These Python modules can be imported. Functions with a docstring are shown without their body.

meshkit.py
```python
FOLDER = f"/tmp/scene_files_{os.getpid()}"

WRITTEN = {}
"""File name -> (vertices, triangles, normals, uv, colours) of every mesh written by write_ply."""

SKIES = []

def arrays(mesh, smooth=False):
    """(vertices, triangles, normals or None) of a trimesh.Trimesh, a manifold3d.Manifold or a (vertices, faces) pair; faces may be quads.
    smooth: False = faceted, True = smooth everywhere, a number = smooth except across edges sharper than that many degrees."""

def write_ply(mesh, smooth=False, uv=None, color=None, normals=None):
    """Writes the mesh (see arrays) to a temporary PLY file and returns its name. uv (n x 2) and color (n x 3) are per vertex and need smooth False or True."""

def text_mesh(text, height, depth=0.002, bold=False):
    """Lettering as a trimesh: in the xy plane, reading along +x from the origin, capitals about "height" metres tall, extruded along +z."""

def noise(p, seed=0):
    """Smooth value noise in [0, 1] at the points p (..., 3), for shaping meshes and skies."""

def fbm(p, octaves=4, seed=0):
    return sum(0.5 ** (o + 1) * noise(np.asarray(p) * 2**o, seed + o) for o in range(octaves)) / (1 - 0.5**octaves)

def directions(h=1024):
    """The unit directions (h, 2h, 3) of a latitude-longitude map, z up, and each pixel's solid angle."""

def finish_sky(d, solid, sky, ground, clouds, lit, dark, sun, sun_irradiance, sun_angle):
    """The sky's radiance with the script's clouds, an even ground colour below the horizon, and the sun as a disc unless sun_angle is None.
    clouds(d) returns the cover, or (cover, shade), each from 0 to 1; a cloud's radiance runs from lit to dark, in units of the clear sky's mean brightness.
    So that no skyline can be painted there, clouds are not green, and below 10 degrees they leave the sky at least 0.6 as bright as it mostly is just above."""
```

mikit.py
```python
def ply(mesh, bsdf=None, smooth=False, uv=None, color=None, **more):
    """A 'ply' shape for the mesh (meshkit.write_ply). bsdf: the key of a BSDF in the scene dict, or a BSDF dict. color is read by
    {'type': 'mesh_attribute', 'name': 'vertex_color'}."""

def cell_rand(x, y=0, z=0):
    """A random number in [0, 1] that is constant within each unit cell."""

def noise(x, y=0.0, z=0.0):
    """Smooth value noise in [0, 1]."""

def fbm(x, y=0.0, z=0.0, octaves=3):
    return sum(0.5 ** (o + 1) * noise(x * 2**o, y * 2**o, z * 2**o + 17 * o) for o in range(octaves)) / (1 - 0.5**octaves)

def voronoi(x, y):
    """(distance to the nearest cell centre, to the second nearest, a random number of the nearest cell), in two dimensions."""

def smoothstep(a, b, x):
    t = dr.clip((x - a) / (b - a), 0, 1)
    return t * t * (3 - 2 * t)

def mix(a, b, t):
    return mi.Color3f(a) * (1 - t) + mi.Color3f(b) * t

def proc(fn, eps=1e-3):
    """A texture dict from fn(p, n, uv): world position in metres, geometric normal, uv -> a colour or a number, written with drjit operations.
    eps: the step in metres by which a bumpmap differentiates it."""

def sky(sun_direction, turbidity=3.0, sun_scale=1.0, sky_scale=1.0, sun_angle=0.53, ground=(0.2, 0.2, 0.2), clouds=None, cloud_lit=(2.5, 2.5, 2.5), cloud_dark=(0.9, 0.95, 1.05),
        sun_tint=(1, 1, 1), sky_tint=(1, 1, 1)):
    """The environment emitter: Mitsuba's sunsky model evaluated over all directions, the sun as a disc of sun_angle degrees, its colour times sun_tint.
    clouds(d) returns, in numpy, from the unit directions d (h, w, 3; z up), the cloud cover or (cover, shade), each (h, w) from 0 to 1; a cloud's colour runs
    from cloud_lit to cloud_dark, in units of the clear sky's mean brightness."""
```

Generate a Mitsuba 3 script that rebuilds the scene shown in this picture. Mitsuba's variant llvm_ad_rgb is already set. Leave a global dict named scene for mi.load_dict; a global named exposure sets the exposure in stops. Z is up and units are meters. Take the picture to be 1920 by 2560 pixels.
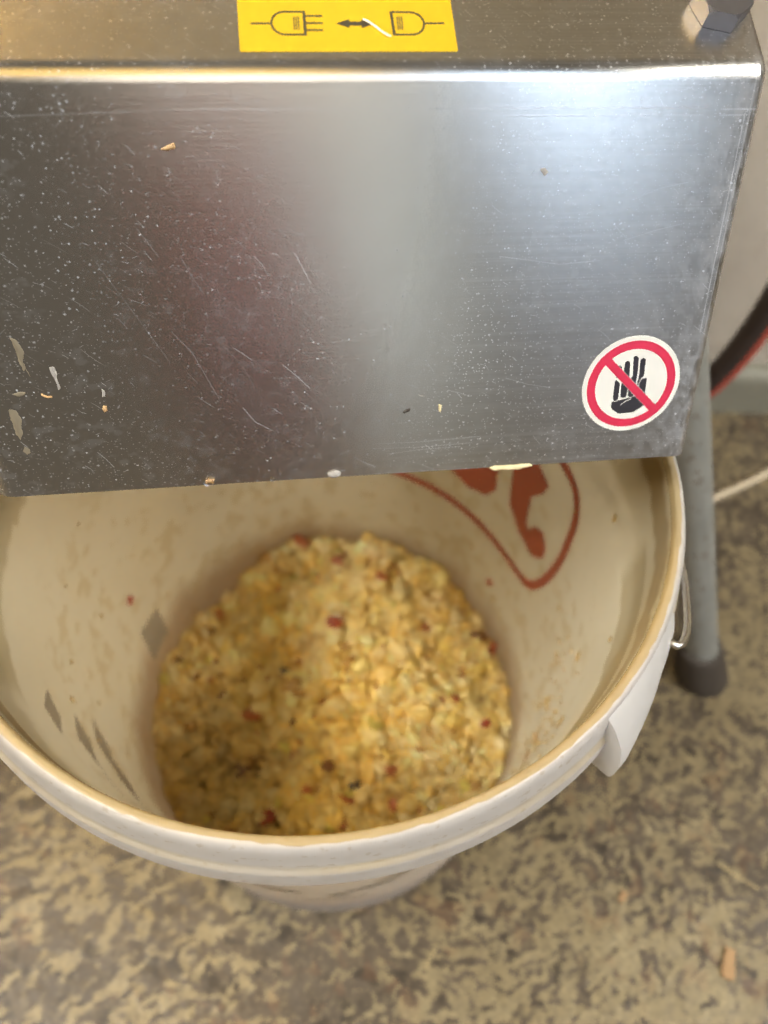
import math
import numpy as np
import trimesh
import drjit as dr
import mitsuba as mi
import mikit, meshkit
from mikit import noise, fbm, voronoi, smoothstep, mix, cell_rand
from shapely.geometry import Polygon, LineString, Point
from shapely.ops import unary_union
import manifold3d as m3

scene, labels = {}, {}
rng = np.random.default_rng(7)
T = mi.ScalarTransform4f

# ---------------------------------------------------------------- camera, light, exposure
CAM = np.array([0.0, 0.0, 0.6818])
PITCH, ROLL, FPX = math.radians(56.28), math.radians(1.29), 1950.0
fwd = np.array([0, math.cos(PITCH), -math.sin(PITCH)])
up0 = np.array([0, math.sin(PITCH), math.cos(PITCH)])
rt0 = np.array([1.0, 0, 0])
up = up0 * math.cos(ROLL) - rt0 * math.sin(ROLL)
exposure = 0.0
scene['camera'] = {'type': 'thinlens', 'fov': 2 * math.degrees(math.atan(960 / FPX)), 'fov_axis': 'x',
                   'aperture_radius': 0.0022, 'focus_distance': 0.285, 'near_clip': 0.01, 'far_clip': 60.0,
                   'to_world': T().look_at(origin=CAM.tolist(), target=(CAM + fwd).tolist(), up=up.tolist())}
AMBIENT = (0.155, 0.132, 0.102)
WINDOW_L = (5.4, 6.9, 8.9)
FROST_L = (0.24, 0.41, 0.70)
DOOR_L = (2.0, 2.26, 2.30)
LAMP_L = (5.0, 3.1, 0.7)
MAIN_L = (27.5, 26.2, 23.2)
SIDE_L = (29.0, 28.0, 25.6)
FAR_L = (9.0, 8.2, 7.0)
ADDED_WALL_LAMP_L = (140.0, 86.0, 18.0)
# the dim light of the room around
scene['room_light'] = {'type': 'constant', 'radiance': {'type': 'rgb', 'value': AMBIENT}}

def emit(rgb):
    return {'type': 'area', 'radiance': {'type': 'rgb', 'value': list(rgb)}}

# ---------------------------------------------------------------- helpers
def bsdf(key, **d):
    scene[key] = {'type': 'twosided', 'b': d} if d['type'] != 'dielectric' else d
    return key

def plastic(key, rgb, rough=0.45, spec=0.4, **kw):
    c = rgb if isinstance(rgb, dict) else {'type': 'rgb', 'value': list(rgb)}
    return bsdf(key, type='principled', base_color=c, roughness=rough, specular=spec, **kw)

def obj(key, mesh, mat, smooth=False, label=None, cat=None, group=None, kind=None, **kw):
    assert key not in scene, key
    scene[key] = mikit.ply(mesh, mat, smooth, **kw)
    tag(key, label, cat, group, kind)
    return key

def tag(key, label=None, cat=None, group=None, kind=None):
    d = {k: v for k, v in dict(label=label, category=cat, group=group, kind=kind).items() if v}
    if d:
        labels[key] = d

def num(name, i):
    return name if i == 0 else f'{name}_{i:03d}'

def cat_mesh(ms):
    return trimesh.util.concatenate(ms)

def tube(pts, r, sides=16, closed=False, caps=True):
    p = np.asarray(pts, float)
    n = len(p)
    r = np.broadcast_to(r, (n,))
    t = np.gradient(p, axis=0)
    t /= np.linalg.norm(t, axis=1, keepdims=True)
    a = np.cross(t[0], [0.3, 0.5, 0.81]); a /= np.linalg.norm(a)
    A = []
    for k in range(n):
        a = a - t[k] * (a @ t[k]); a /= np.linalg.norm(a); A.append(a)
    A = np.array(A); B = np.cross(t, A)
    g = np.arange(sides) * 2 * np.pi / sides
    v = (p[:, None] + r[:, None, None] * (np.cos(g)[None, :, None] * A[:, None] + np.sin(g)[None, :, None] * B[:, None])).reshape(-1, 3)
    f = []
    for i in range(n - 1):
        for j in range(sides):
            j2 = (j + 1) % sides
            q = [i * sides + j, i * sides + j2, (i + 1) * sides + j2, (i + 1) * sides + j]
            f += [[q[0], q[1], q[2]], [q[0], q[2], q[3]]]
    v = list(v)
    if caps:
        v += [p[0], p[-1]]
        c0, c1 = len(v) - 2, len(v) - 1
        for j in range(sides):
            j2 = (j + 1) % sides
            f += [[c0, j2, j], [c1, (n - 1) * sides + j, (n - 1) * sides + j2]]
    return trimesh.Trimesh(np.array(v), np.array(f), process=False)

def spline(pts, n=40):
    from scipy.interpolate import CubicSpline
    p = np.asarray(pts, float)
    s = np.r_[0, np.cumsum(np.linalg.norm(np.diff(p, axis=0), axis=1))]
    return CubicSpline(s, p)(np.linspace(0, s[-1], n))

def grid_faces(a, b, wrap=False):
    i, j = np.meshgrid(np.arange(a - 1), np.arange(b if wrap else b - 1), indexing='ij')
    j2 = (j + 1) % b
    q = np.stack([i * b + j, i * b + j2, (i + 1) * b + j2, (i + 1) * b + j], -1).reshape(-1, 4)
    return np.vstack([q[:, [0, 1, 2]], q[:, [0, 2, 3]]])

def smoothed(poly, r):
    return poly.buffer(r).buffer(-2 * r).buffer(r)

def extr(poly, depth):
    gs = [g for g in getattr(poly, 'geoms', [poly]) if g.area > 0]
    return cat_mesh([trimesh.creation.extrude_polygon(g, depth, engine='earcut') for g in gs])

# ---------------------------------------------------------------- the steel front's own frame (metres; u along its width, w up its slope, n out of it)
PN = np.array([0.14162566, -0.89490488, 0.42318722])
PU = np.array([0.98974050, 0.13615583, -0.04330501])
PW = np.cross(PN, PU)
PO = np.array([0.09729535, 0.21695861, 0.45294210])
BEND, W0, RHO = math.radians(47), 0.1096, 0.0096
PW2 = PW * math.cos(BEND) - PN * math.sin(BEND)
PN2 = PN * math.cos(BEND) + PW * math.sin(BEND)
PO2 = PO + PW * W0

def on_front(v):     # local (u, w, height) in metres to world
    v = np.asarray(v, float)
    return PO + v[:, :1] * PU + v[:, 1:2] * PW + v[:, 2:3] * PN

def on_top(v):
    v = np.asarray(v, float)
    return PO2 + v[:, :1] * PU + v[:, 1:2] * PW2 + v[:, 2:3] * PN2

def stuck(poly, where, lift, depth):
    m = extr(poly, depth)
    m.vertices = where(m.vertices + [0, 0, lift])
    return m
WARN= {'bar': [[-12.94, 9.24], [-9.93, 10.33], [11.7, -9.1], [9.24, -11.82]], 'in_r': [[-15.22, -2.96], [14.59, 2.49], [1.47, 14.04], [-1.81, -15.42]], 'red_r': [[-18.79, -3.14], [17.6, 3.8], [1.53, 17.62], [-1.61, -18.85]], 'out_r': [[-20.36, -3.43], [20.0, 3.68], [1.2, 19.43], [-1.69, -20.69]], 'finger': {'pinky': [[-6.84, 2.11], [-5.27, 3.48], [-4.86, 7.07], [-6.03, 8.12], [-7.0, 7.53], [-6.77, 5.0], [-7.14, 1.76], [-6.81, -6.02], [-6.08, -7.18], [-4.82, -7.06], [-4.47, -5.39], [-4.79, 0.54]], 'ring': [[-4.13, 6.31], [-4.07, 9.17], [-3.12, 9.84], [-2.0, 9.07], [-1.29, 3.28], [-1.08, -2.23], [-1.24, -5.57], [-2.25, -6.07], [-3.52, -5.63], [-3.87, -5.05], [-4.19, 0.14], [-4.01, 3.42]], 'middle': [[-0.02, 3.22], [-1.04, 11.16], [0.08, 11.88], [1.28, 10.7], [1.9, 4.57], [1.83, -0.17], [1.83, -5.36], [0.63, -5.86], [-0.75, -5.22], [-0.89, -2.24], [-0.62, 2.52]], 'index': [[2.52, 3.09], [2.02, 9.95], [3.04, 10.79], [4.36, 9.84], [4.54, 5.89], [4.71, 2.98], [3.63, 1.94], [3.31, -1.35], [2.26, -0.56]], 'thumb': [[3.58, 1.21], [4.69, 2.07], [6.15, 2.0], [6.36, -4.11], [5.27, -5.17], [3.19, -1.71]], 'palm': [[-6.75, -7.52], [-3.2, -6.96], [-0.38, -6.36], [2.08, -5.75], [3.72, -4.71], [7.14, -6.39], [6.31, -9.94], [3.82, -11.52], [2.83, -12.23], [-3.38, -12.56], [-4.23, -11.83], [-6.27, -10.57], [-6.88, -9.02]]}}
PLUG= {'corners': [[-143.39, 6.22], [-75.14, 6.14], [-143.02, 26.48], [-75.41, 27.04]], 'pl_line': [[-139.68, 17.17], [-133.48, 17.19]], 'pl_arc': [[-122.78, 21.83], [-129.12, 21.79], [-131.77, 20.28], [-133.2, 17.19], [-132.13, 14.07], [-129.66, 12.79], [-122.92, 12.8]], 'pl_side': [[-122.85, 22.19], [-122.9, 12.45]], 'pr': [[[-122.66, 20.15], [-117.1, 20.18]], [[-122.62, 17.35], [-117.12, 17.37]], [[-122.66, 14.57], [-117.19, 14.58]]], 'bars': [[[-126.1, 19.89], [-126.25, 14.68]], [[-125.4, 19.9], [-125.5, 14.68]], [[-124.7, 19.9], [-124.71, 14.68]], [[-93.3, 20.06], [-93.4, 14.77]], [[-92.58, 20.07], [-92.73, 14.77]], [[-91.86, 20.07], [-92.01, 14.77]]], 'arrow': [[-112.98, 17.21], [-108.68, 18.9], [-108.67, 17.89], [-104.96, 17.9], [-104.77, 18.92], [-100.53, 17.26], [-104.98, 15.45], [-104.99, 16.41], [-108.79, 16.39], [-108.87, 15.44]], 'so_side': [[-95.09, 21.99], [-94.84, 12.86]], 'so_arc': [[-95.09, 21.99], [-89.09, 22.03], [-85.85, 20.53], [-84.84, 17.38], [-86.3, 14.19], [-89.81, 12.86], [-94.93, 12.86]], 'so_line': [[-84.84, 17.38], [-78.32, 17.41]], 'white': [[-104.08, 18.75], [-101.17, 16.54], [-98.56, 13.86], [-96.34, 12.2]]}
SCR= [[[-196.66, 53.23], [-183.41, 28.63], [-177.38, 17.25]], [[-130.54, 54.59], [-128.06, 49.79], [-125.43, 43.92]], [[-144.23, 53.65], [-141.73, 50.89], [-139.97, 47.03]], [[-154.12, 21.46], [-151.04, 19.21], [-148.09, 16.63]], [[-136.89, 14.25], [-132.43, 9.97], [-127.48, 4.62]], [[-152.99, -2.1], [-148.71, -8.13], [-142.9, -11.84]], [[-141.78, -2.73], [-140.22, -4.13], [-138.49, -5.39]], [[-131.08, -0.86], [-129.34, -2.44], [-127.43, -3.86]], [[-111.4, -25.51], [-107.41, -28.11], [-103.38, -30.2]], [[-209.02, -17.02], [-206.47, -20.09], [-204.13, -23.7]], [[-156.97, 21.59], [-151.25, 13.71], [-147.62, 4.88]], [[-181.8, 63.77], [-178.98, 59.48], [-176.17, 54.59]], [[-155.47, 83.04], [-154.08, 80.64], [-153.35, 77.98]], [[-99.33, -0.12], [-95.43, -2.49], [-91.48, -5.21]], [[-51.61, 4.79], [-42.53, 1.85], [-33.43, 0.04]], [[-104.12, -20.29], [-84.8, -20.45], [-60.33, -19.49]], [[-104.14, -22.24], [-84.74, -22.77], [-63.46, -22.15]], [[-97.7, -24.97], [-83.09, -23.77], [-68.33, -23.46]], [[-83.71, -30.98], [-81.2, -32.07], [-78.66, -33.72]], [[-97.8, 7.12], [-91.63, 5.03], [-86.15, 2.46]], [[-74.34, 1.02], [-69.53, -0.39], [-65.47, -1.95]], [[-175.16, 28.28], [-169.15, 20.64], [-161.24, 1.6]], [[-168.94, 54.38], [-165.8, 47.59], [-162.71, 41.73]], [[-12.24, 55.38], [-0.74, 58.55], [7.96, 60.39]], [[-11.56, 68.92], [-1.96, 72.67], [8.0, 74.44]], [[-57.68, 51.11], [-35.13, 47.62], [-20.21, 48.59]], [[-198.82, 101.85], [-198.8, 99.15], [-198.65, 95.88]]]
LINE= [[-156.65, 98.6], [10.13, 97.6], [25.97, 97.12], [23.86, 95.81], [24.27, 49.27], [25.13, 24.6]]
MARK= {'crumb': [[-170.77, 87.46], [-168.38, 88.58], [-166.07, 89.24], [-166.01, 87.86], [-168.61, 86.97]], 'drip1': [[-230.32, 29.18], [-227.62, 27.64], [-226.62, 23.26], [-227.72, 19.64], [-227.15, 17.39], [-228.29, 15.95], [-229.06, 19.71], [-229.61, 24.85]], 'drip2': [[-227.52, 18.15], [-226.68, 15.87], [-226.06, 12.52], [-226.37, 13.6], [-227.42, 16.21]], 'drip3': [[-234.54, 7.92], [-231.98, 8.86], [-229.12, 8.71], [-230.01, 7.22], [-232.47, 6.73]], 'drip4': [[-236.9, 2.61], [-234.34, 1.68], [-233.18, -2.36], [-234.04, -7.96], [-235.43, -10.33], [-236.55, -7.8], [-237.14, -1.33]], 'drip5': [[-234.87, -12.84], [-232.93, -13.8], [-232.88, -15.47], [-234.56, -16.54], [-235.78, -14.95]], 'drip6': [[-219.46, 17.61], [-217.67, 17.68], [-217.19, 15.4], [-217.52, 13.15], [-217.07, 9.31], [-218.05, 8.59], [-218.24, 11.67], [-219.25, 14.75]], 'white': [[-203.06, 8.57], [-201.94, 7.74], [-202.07, 5.4], [-203.25, 5.15]], 'ocrumb': [[-203.59, 1.7], [-202.46, 1.63], [-202.51, -0.28], [-203.48, -0.87], [-204.1, 0.45]], 'fibre': [[-224.22, 7.68], [-222.81, 6.52], [-220.6, 6.4]], 'chip': [[-91.78, -6.88], [-90.53, -5.94], [-88.96, -5.52], [-89.25, -6.69], [-91.45, -7.58]], 'bit1': [[-77.91, -4.62], [-76.62, -5.03], [-76.82, -8.07], [-77.65, -7.34]], 'bit2': [[-71.13, -6.69], [-69.53, -6.61], [-69.81, -7.45], [-70.77, -7.39]], 'bit3': [[-86.56, 0.18], [-84.51, -0.59], [-83.08, -1.0], [-85.28, -0.88]], 'smear': [[-46.03, 79.59], [-44.4, 80.06], [-42.85, 78.78], [-44.09, 77.29]], 'seed': [[-159.17, 7.23]], 'bit4': [[-155.51, 5.77]], 'bit5': [[-162.76, -5.65]], 'drop1': [[-172.24, -31.58]], 'drop2': [[-149.96, -32.61]], 'drop3': [[-122.84, -32.32]], 'paste': [[-55.18, -33.65], [-52.49, -35.52], [-48.78, -35.21], [-43.93, -35.92], [-37.2, -34.69]], 'smear2': [[-198.13, 102.38], [-197.97, 98.61], [-198.06, 95.88], [-192.65, 97.47], [-193.3, 100.19]], 'foldcrumb': [[-54.52, 104.29], [3.66, 104.58], [-82.96, 110.5]], 'smear3': [[-212.55, -28.9], [-209.27, -27.37], [-202.65, -28.18]]}
SCRAPS = [
    (0.0023, 0.0557, 0.0055, 1.3, 0.4, 'red', 'curled red skin at the upper middle of the crushed apple'),
    (-0.0175, 0.0045, 0.004200000000000001, 1.5, 1.0, 'red', 'red-brown skin scrap just below the dark seed near the middle'),
    (-0.0359, 0.0175, 0.003, 2.4, -0.3, 'dark', 'slim dark seed scrap lying near the middle of the crushed apple'),
    (-0.0822, 0.0059, 0.004, 2.6, 0.7, 'brown', 'long brown skin strip on the left of the crushed apple'),
    (0.1032, 0.0228, 0.005, 1.2, 0.3, 'red', 'large dark red skin scrap at the right of the crushed apple'),
    (0.1269, 0.0446, 0.005, 1.3, 0.2, 'red', 'red skin scrap against the right wall, highest of the right-hand ones'),
    (0.0972, -0.002, 0.0036, 1.3, 0.2, 'red', 'small red scrap below the large dark red one on the right'),
    (0.1226, -0.0175, 0.004, 1.2, 0.6, 'red', 'bright red skin scrap nearest the right wall, low down'),
    (0.1208, 0.0566, 0.004, 1.8, -0.3, 'brown', 'brown skin scrap at the upper right edge of the pulp'),
    (0.0212, -0.0647, 0.0046, 1.3, -0.4, 'dark', 'dark purple scrap near the front rim, right of middle'),
    (-0.0656, -0.0522, 0.006, 1.2, 0.9, 'brown', 'brown patch of skin at the front left of the pulp'),
    (-0.048, -0.0607, 0.004, 1.2, 0.2, 'dark', 'dark scrap at the front left of the pulp beside a brown patch'),
    (0.0117, -0.0794, 0.006, 1.9, 0.1, 'red', 'wide reddish skin just behind the front rim'),
    (-0.0434, -0.0907, 0.006, 1.6, 0.3, 'red', 'dark red skin behind the front rim, left of middle'),
    (0.1017, -0.0552, 0.004, 1.2, 0.3, 'dark', 'small dark scrap at the front right of the pulp'),
    (-0.0439, 0.0416, 0.0036, 1.2, 0.3, 'brown', 'small brown-red scrap left of the curled red skin'),
    (0.0013, -0.0534, 0.0046, 1.2, 0.0, 'brown', 'reddish brown scrap in the front half of the pulp, above the wide skin'),
    (-0.0764, 0.1094, 0.003, 1.2, 0.3, 'red', 'tiny red scrap at the upper left edge of the pulp'),
    (0.0653, 0.0541, 0.003, 1.3, 0.0, 'brown', 'small brown scrap right of the curled red skin'),
    (0.0793, -0.0235, 0.003, 1.4, 1.3, 'brown', 'small brown scrap in the right front of the pulp'),
    (-0.0271, -0.0218, 0.0032, 1.5, 0.2, 'brown', 'brown fleck in the very middle of the pulp')]

# ---------------------------------------------------------------- materials
def steel_dust(uv):
    u, v = uv.x, uv.y
    # hazy smears, brush lines, specks of dried spray
    haze = fbm(u * 22 + 3, v * 16, 0.0, 4)
    haze = smoothstep(0.42, 0.85, haze)
    mott = fbm(u * 240, v * 320, 3.0, 3)
    streak = noise(u * 30, v * 1900, 5.0) * noise(u * 9 + 4, v * 700, 8.0)
    w = 0.022 + 0.085 * haze * (0.55 + 0.9 * mott) + 0.10 * streak * smoothstep(-0.16, -0.02, u)
    w += 0.05 * smoothstep(0.55, 0.75, mott) * smoothstep(0.35, 0.6, fbm(u * 45, v * 45, 9.0, 2))
    for f, rad, thr, gain in ((420.0, 0.26, 0.80, 0.45), (260.0, 0.13, 0.66, 0.5), (820.0, 0.36, 0.74, 0.36), (140.0, 0.065, 0.55, 0.55)):
        d1, d2, r = voronoi(u * f + 0.8 * noise(u * f * 0.3, v * f * 0.3, f), v * f * 1.1)
        d1 = d1 + 0.10 * (noise(u * f * 6, v * f * 6, 2.0) - 0.5)
        dens = smoothstep(0.42, 0.70, fbm(u * 17 + f, v * 17, 1.0, 3))
        big = (r - thr) / (1 - thr)
        w += gain * smoothstep(rad * (0.35 + 0.75 * big), rad * 0.2 * big, d1) * dr.select(r > thr, 1.0, 0.0) * (0.50 + 0.9 * dens)
    # grubby rim of the right-hand edge
    edge = smoothstep(0.014, 0.027, u) * smoothstep(0.25, 0.6, fbm(u * 420, v * 160, 2.0, 3))
    edge = edge * smoothstep(0.0285, 0.0262, u)
    w += 0.22 * edge + 0.10 * smoothstep(-0.012, 0.02, u) * smoothstep(0.4, 0.7, fbm(u * 300 + v * 90, v * 210, 4.0, 3))
    return w

def seg_dist(u, v, a, b):
    ax, ay, bx, by = a[0] / 1000, a[1] / 1000, b[0] / 1000, b[1] / 1000
    dx, dy = bx - ax, by - ay
    t = dr.clip(((u - ax) * dx + (v - ay) * dy) / (dx * dx + dy * dy), 0, 1)
    return dr.sqrt(dr.square(u - ax - t * dx) + dr.square(v - ay - t * dy)), t

def scratches(uv):
    u, v = uv.x, uv.y
    s = mi.Float(0)
    for k, q in enumerate(SCR):
        gain = (0.14, 0.6, 0.4, 0.5, 0.6, 0.5, 0.45, 0.3, 0.5, 0.4, 0.12)[k] if k < 11 else 0.22
        for a, b in zip(q[:-1], q[1:]):
            d, t = seg_dist(u, v, a, b)
            s = dr.maximum(s, gain * smoothstep(0.00026, 0.00008, d))
    for a, b, gain in ((LINE[0], LINE[1], 0.45), ((-246, 96.5), LINE[0], 0.22), ((-60, 95.9), (9, 95.5), 0.35), ((15, 97.2), (28, 97.2), 0.5), ((15, 95.4), (24, 95.4), 0.5),
                       (LINE[3], (24.6, 20), 0.55), ((25.6, 96), (26.4, 20), 0.4), ((25.3, 110), (25.4, 60), 0.3)):
        d, t = seg_dist(u, v, a, b)
        s = dr.maximum(s, gain * smoothstep(0.00036, 0.0001, d) * (0.5 + 0.5 * noise(u * 400, v * 400)))
    # short random hairlines, one to a cell, leaning mostly the way the cloth went
    for cell, seed, lean, spread, gain, many in ((0.011, 3, -0.75, 0.5, 0.55, 0.45), (0.006, 9, -0.2, 1.2, 0.4, 0.35), (0.019, 14, -0.6, 0.35, 0.45, 0.6), (0.008, 21, 0.5, 0.5, 0.4, 0.25)):
        gx, gy = u / cell + 0.31 * seed, v / cell + 0.17 * seed
        i, j = dr.floor(gx), dr.floor(gy)
        ang = lean + spread * (cell_rand(i, j, seed) - 0.5)
        ca, sa = dr.cos(ang), dr.sin(ang)
        dx = gx - i - 0.5 - 0.3 * (cell_rand(i, j, seed + 1) - 0.5); dy = gy - j - 0.5 - 0.3 * (cell_rand(i, j, seed + 2) - 0.5)
        al, ac = dx * ca + dy * sa, -dx * sa + dy * ca
        ac = ac + 0.5 * (cell_rand(i, j, seed + 5) - 0.5) * al * al
        half = 0.06 + 0.26 * dr.square(cell_rand(i, j, seed + 3))
        on = dr.select(cell_rand(i, j, seed + 4) < many, 1.0, 0.0)
        s = dr.maximum(s, gain * on * cell_rand(i, j, seed + 6) * smoothstep(0.00022, 0.00005, dr.abs(ac) * cell) * smoothstep(half, half * 0.5, dr.abs(al)))
    return s

def dust_weight(p, n, uv):
    return dr.clip((steel_dust(uv) + 0.75 * scratches(uv)) * (1 - 0.72 * smoothstep(0.108, 0.116, uv.y)), 0, 0.95)

def steel_bump(p, n, uv):
    u, v = uv.x, uv.y
    return noise(u * 25, v * 2600) * 0.9 + noise(u * 60, v * 1100, 3.0) * 0.35 + noise(u * 500, v * 500, 6.0) * 0.5

scene['steel_clean'] = {'type': 'roughconductor', 'material': 'none', 'distribution': 'beckmann', 'alpha_u': 0.055, 'alpha_v': 0.125,
                        'specular_reflectance': {'type': 'rgb', 'value': [0.60, 0.585, 0.555]}}
scene['steel_bumped'] = {'type': 'bumpmap', 'tex': mikit.proc(steel_bump, eps=2e-4), 'scale': 0.000010, 'b': {'type': 'ref', 'id': 'steel_clean'}}
scene['steel_film'] = {'type': 'diffuse', 'reflectance': {'type': 'rgb', 'value': [0.43, 0.46, 0.52]}}
scene['brushed_steel'] = {'type': 'twosided', 'b': {'type': 'blendbsdf', 'weight': mikit.proc(dust_weight), 'a': {'type': 'ref', 'id': 'steel_bumped'}, 'b': {'type': 'ref', 'id': 'steel_film'}}}
scene['plain_steel'] = {'type': 'twosided', 'b': {'type': 'roughconductor', 'material': 'none', 'distribution': 'ggx', 'alpha': 0.22, 'specular_reflectance': {'type': 'rgb', 'value': [0.55, 0.54, 0.52]}}}
scene['bolt_steel'] = {'type': 'twosided', 'b': {'type': 'roughconductor', 'material': 'none', 'distribution': 'ggx', 'alpha': 0.2, 'specular_reflectance': {'type': 'rgb', 'value': [0.28, 0.28, 0.31]}}}

def zinc_color(p, n, uv):
    a = fbm(p.x * 70, p.y * 70, p.z * 40, 3)
    sp = smoothstep(0.66, 0.74, fbm(p.x * 150, p.y * 150, p.z * 110, 3))
    return mix(mix((0.24, 0.25, 0.24), (0.36, 0.37, 0.355), a), (0.16, 0.12, 0.09), 0.45 * sp)
scene['zinc'] = {'type': 'twosided', 'b': {'type': 'principled', 'base_color': mikit.proc(zinc_color), 'metallic': 0.35, 'roughness': 0.5, 'specular': 0.4}}

def floor_color(p, n, uv):
    x, y = p.x, p.y
    wx = x + 0.007 * (noise(x * 90, y * 90, 1.0) - 0.5) + 0.03 * (noise(x * 12, y * 12, 2.0) - 0.5)
    wy = y + 0.007 * (noise(x * 90, y * 90, 5.0) - 0.5) + 0.03 * (noise(x * 12, y * 12, 7.0) - 0.5)
    c, s = math.cos(0.6), math.sin(0.6)
    a, b = wx * c + wy * s, -wx * s + wy * c
    # left of the bucket the flecks run slantwise, to the right they are rounder
    flow = smoothstep(0.05, -0.12, x)
    def flecks(fa, fb, seed):
        n = fbm(a * fa, b * fb, seed, 3)
        ridge = 1 - dr.abs(noise(a * fa * 1.25, b * fb * 1.25, seed + 3) * 2 - 1)
        return n + 0.16 * (ridge - 0.5)
    f = flecks(165, 205, 0.0) * (1 - flow) + flecks(100, 200, 9.0) * flow
    big = fbm(x * 9 + 4, y * 9 + 1, 4.0, 3)
    th = 0.555 + 0.62 * (0.5 - big)
    light = smoothstep(th - 0.035, th + 0.045, f + 0.05 * (noise(x * 700, y * 700) - 0.5))
    fine = fbm(x * 260, y * 260, 0.0, 2)
    dark = mix((0.068, 0.052, 0.037), (0.125, 0.098, 0.070), fbm(x * 34, y * 34, 3.0, 3))
    pale = mix((0.21, 0.165, 0.090), (0.31, 0.255, 0.150), fbm(x * 26, y * 26, 6.0, 2))
    col = mix(dark, pale, light * (0.75 + 0.35 * fine))
    # a second, finer generation of half-faded flecks, and grit
    f2 = fbm(wx * 330, wy * 360, 21.0, 3)
    col = mix(col, pale, 0.26 * smoothstep(0.58, 0.66, f2) * (1 - light))
    col = mix(col, dark, 0.32 * smoothstep(0.42, 0.35, f2) * light)
    col = col * (0.72 + 0.50 * fbm(x * 520, y * 520, 30.0, 2))
    deep = smoothstep(0.60, 0.72, fbm(wx * 90, wy * 90, 12.0, 3)) * (1 - light)
    col = col * (1 - 0.45 * deep)
    rust = smoothstep(0.63, 0.75, fbm(wx * 85 + 9, wy * 85, 15.0, 3)) * smoothstep(0.45, 0.65, noise(x * 10, y * 10, 20.0))
    return mix(col, (0.20, 0.095, 0.045), 0.25 * rust)

def floor_relief(p, n, uv):
    return fbm(p.x * 80, p.y * 100, 0.0, 3) + 0.3 * noise(p.x * 500, p.y * 500)
scene['floor_stone'] = {'type': 'twosided', 'b': {'type': 'bumpmap', 'tex': mikit.proc(floor_relief), 'scale': 0.0006,
                        'b': {'type': 'principled', 'base_color': mikit.proc(floor_color), 'roughness': 0.40, 'specular': 0.3}}}

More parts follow.
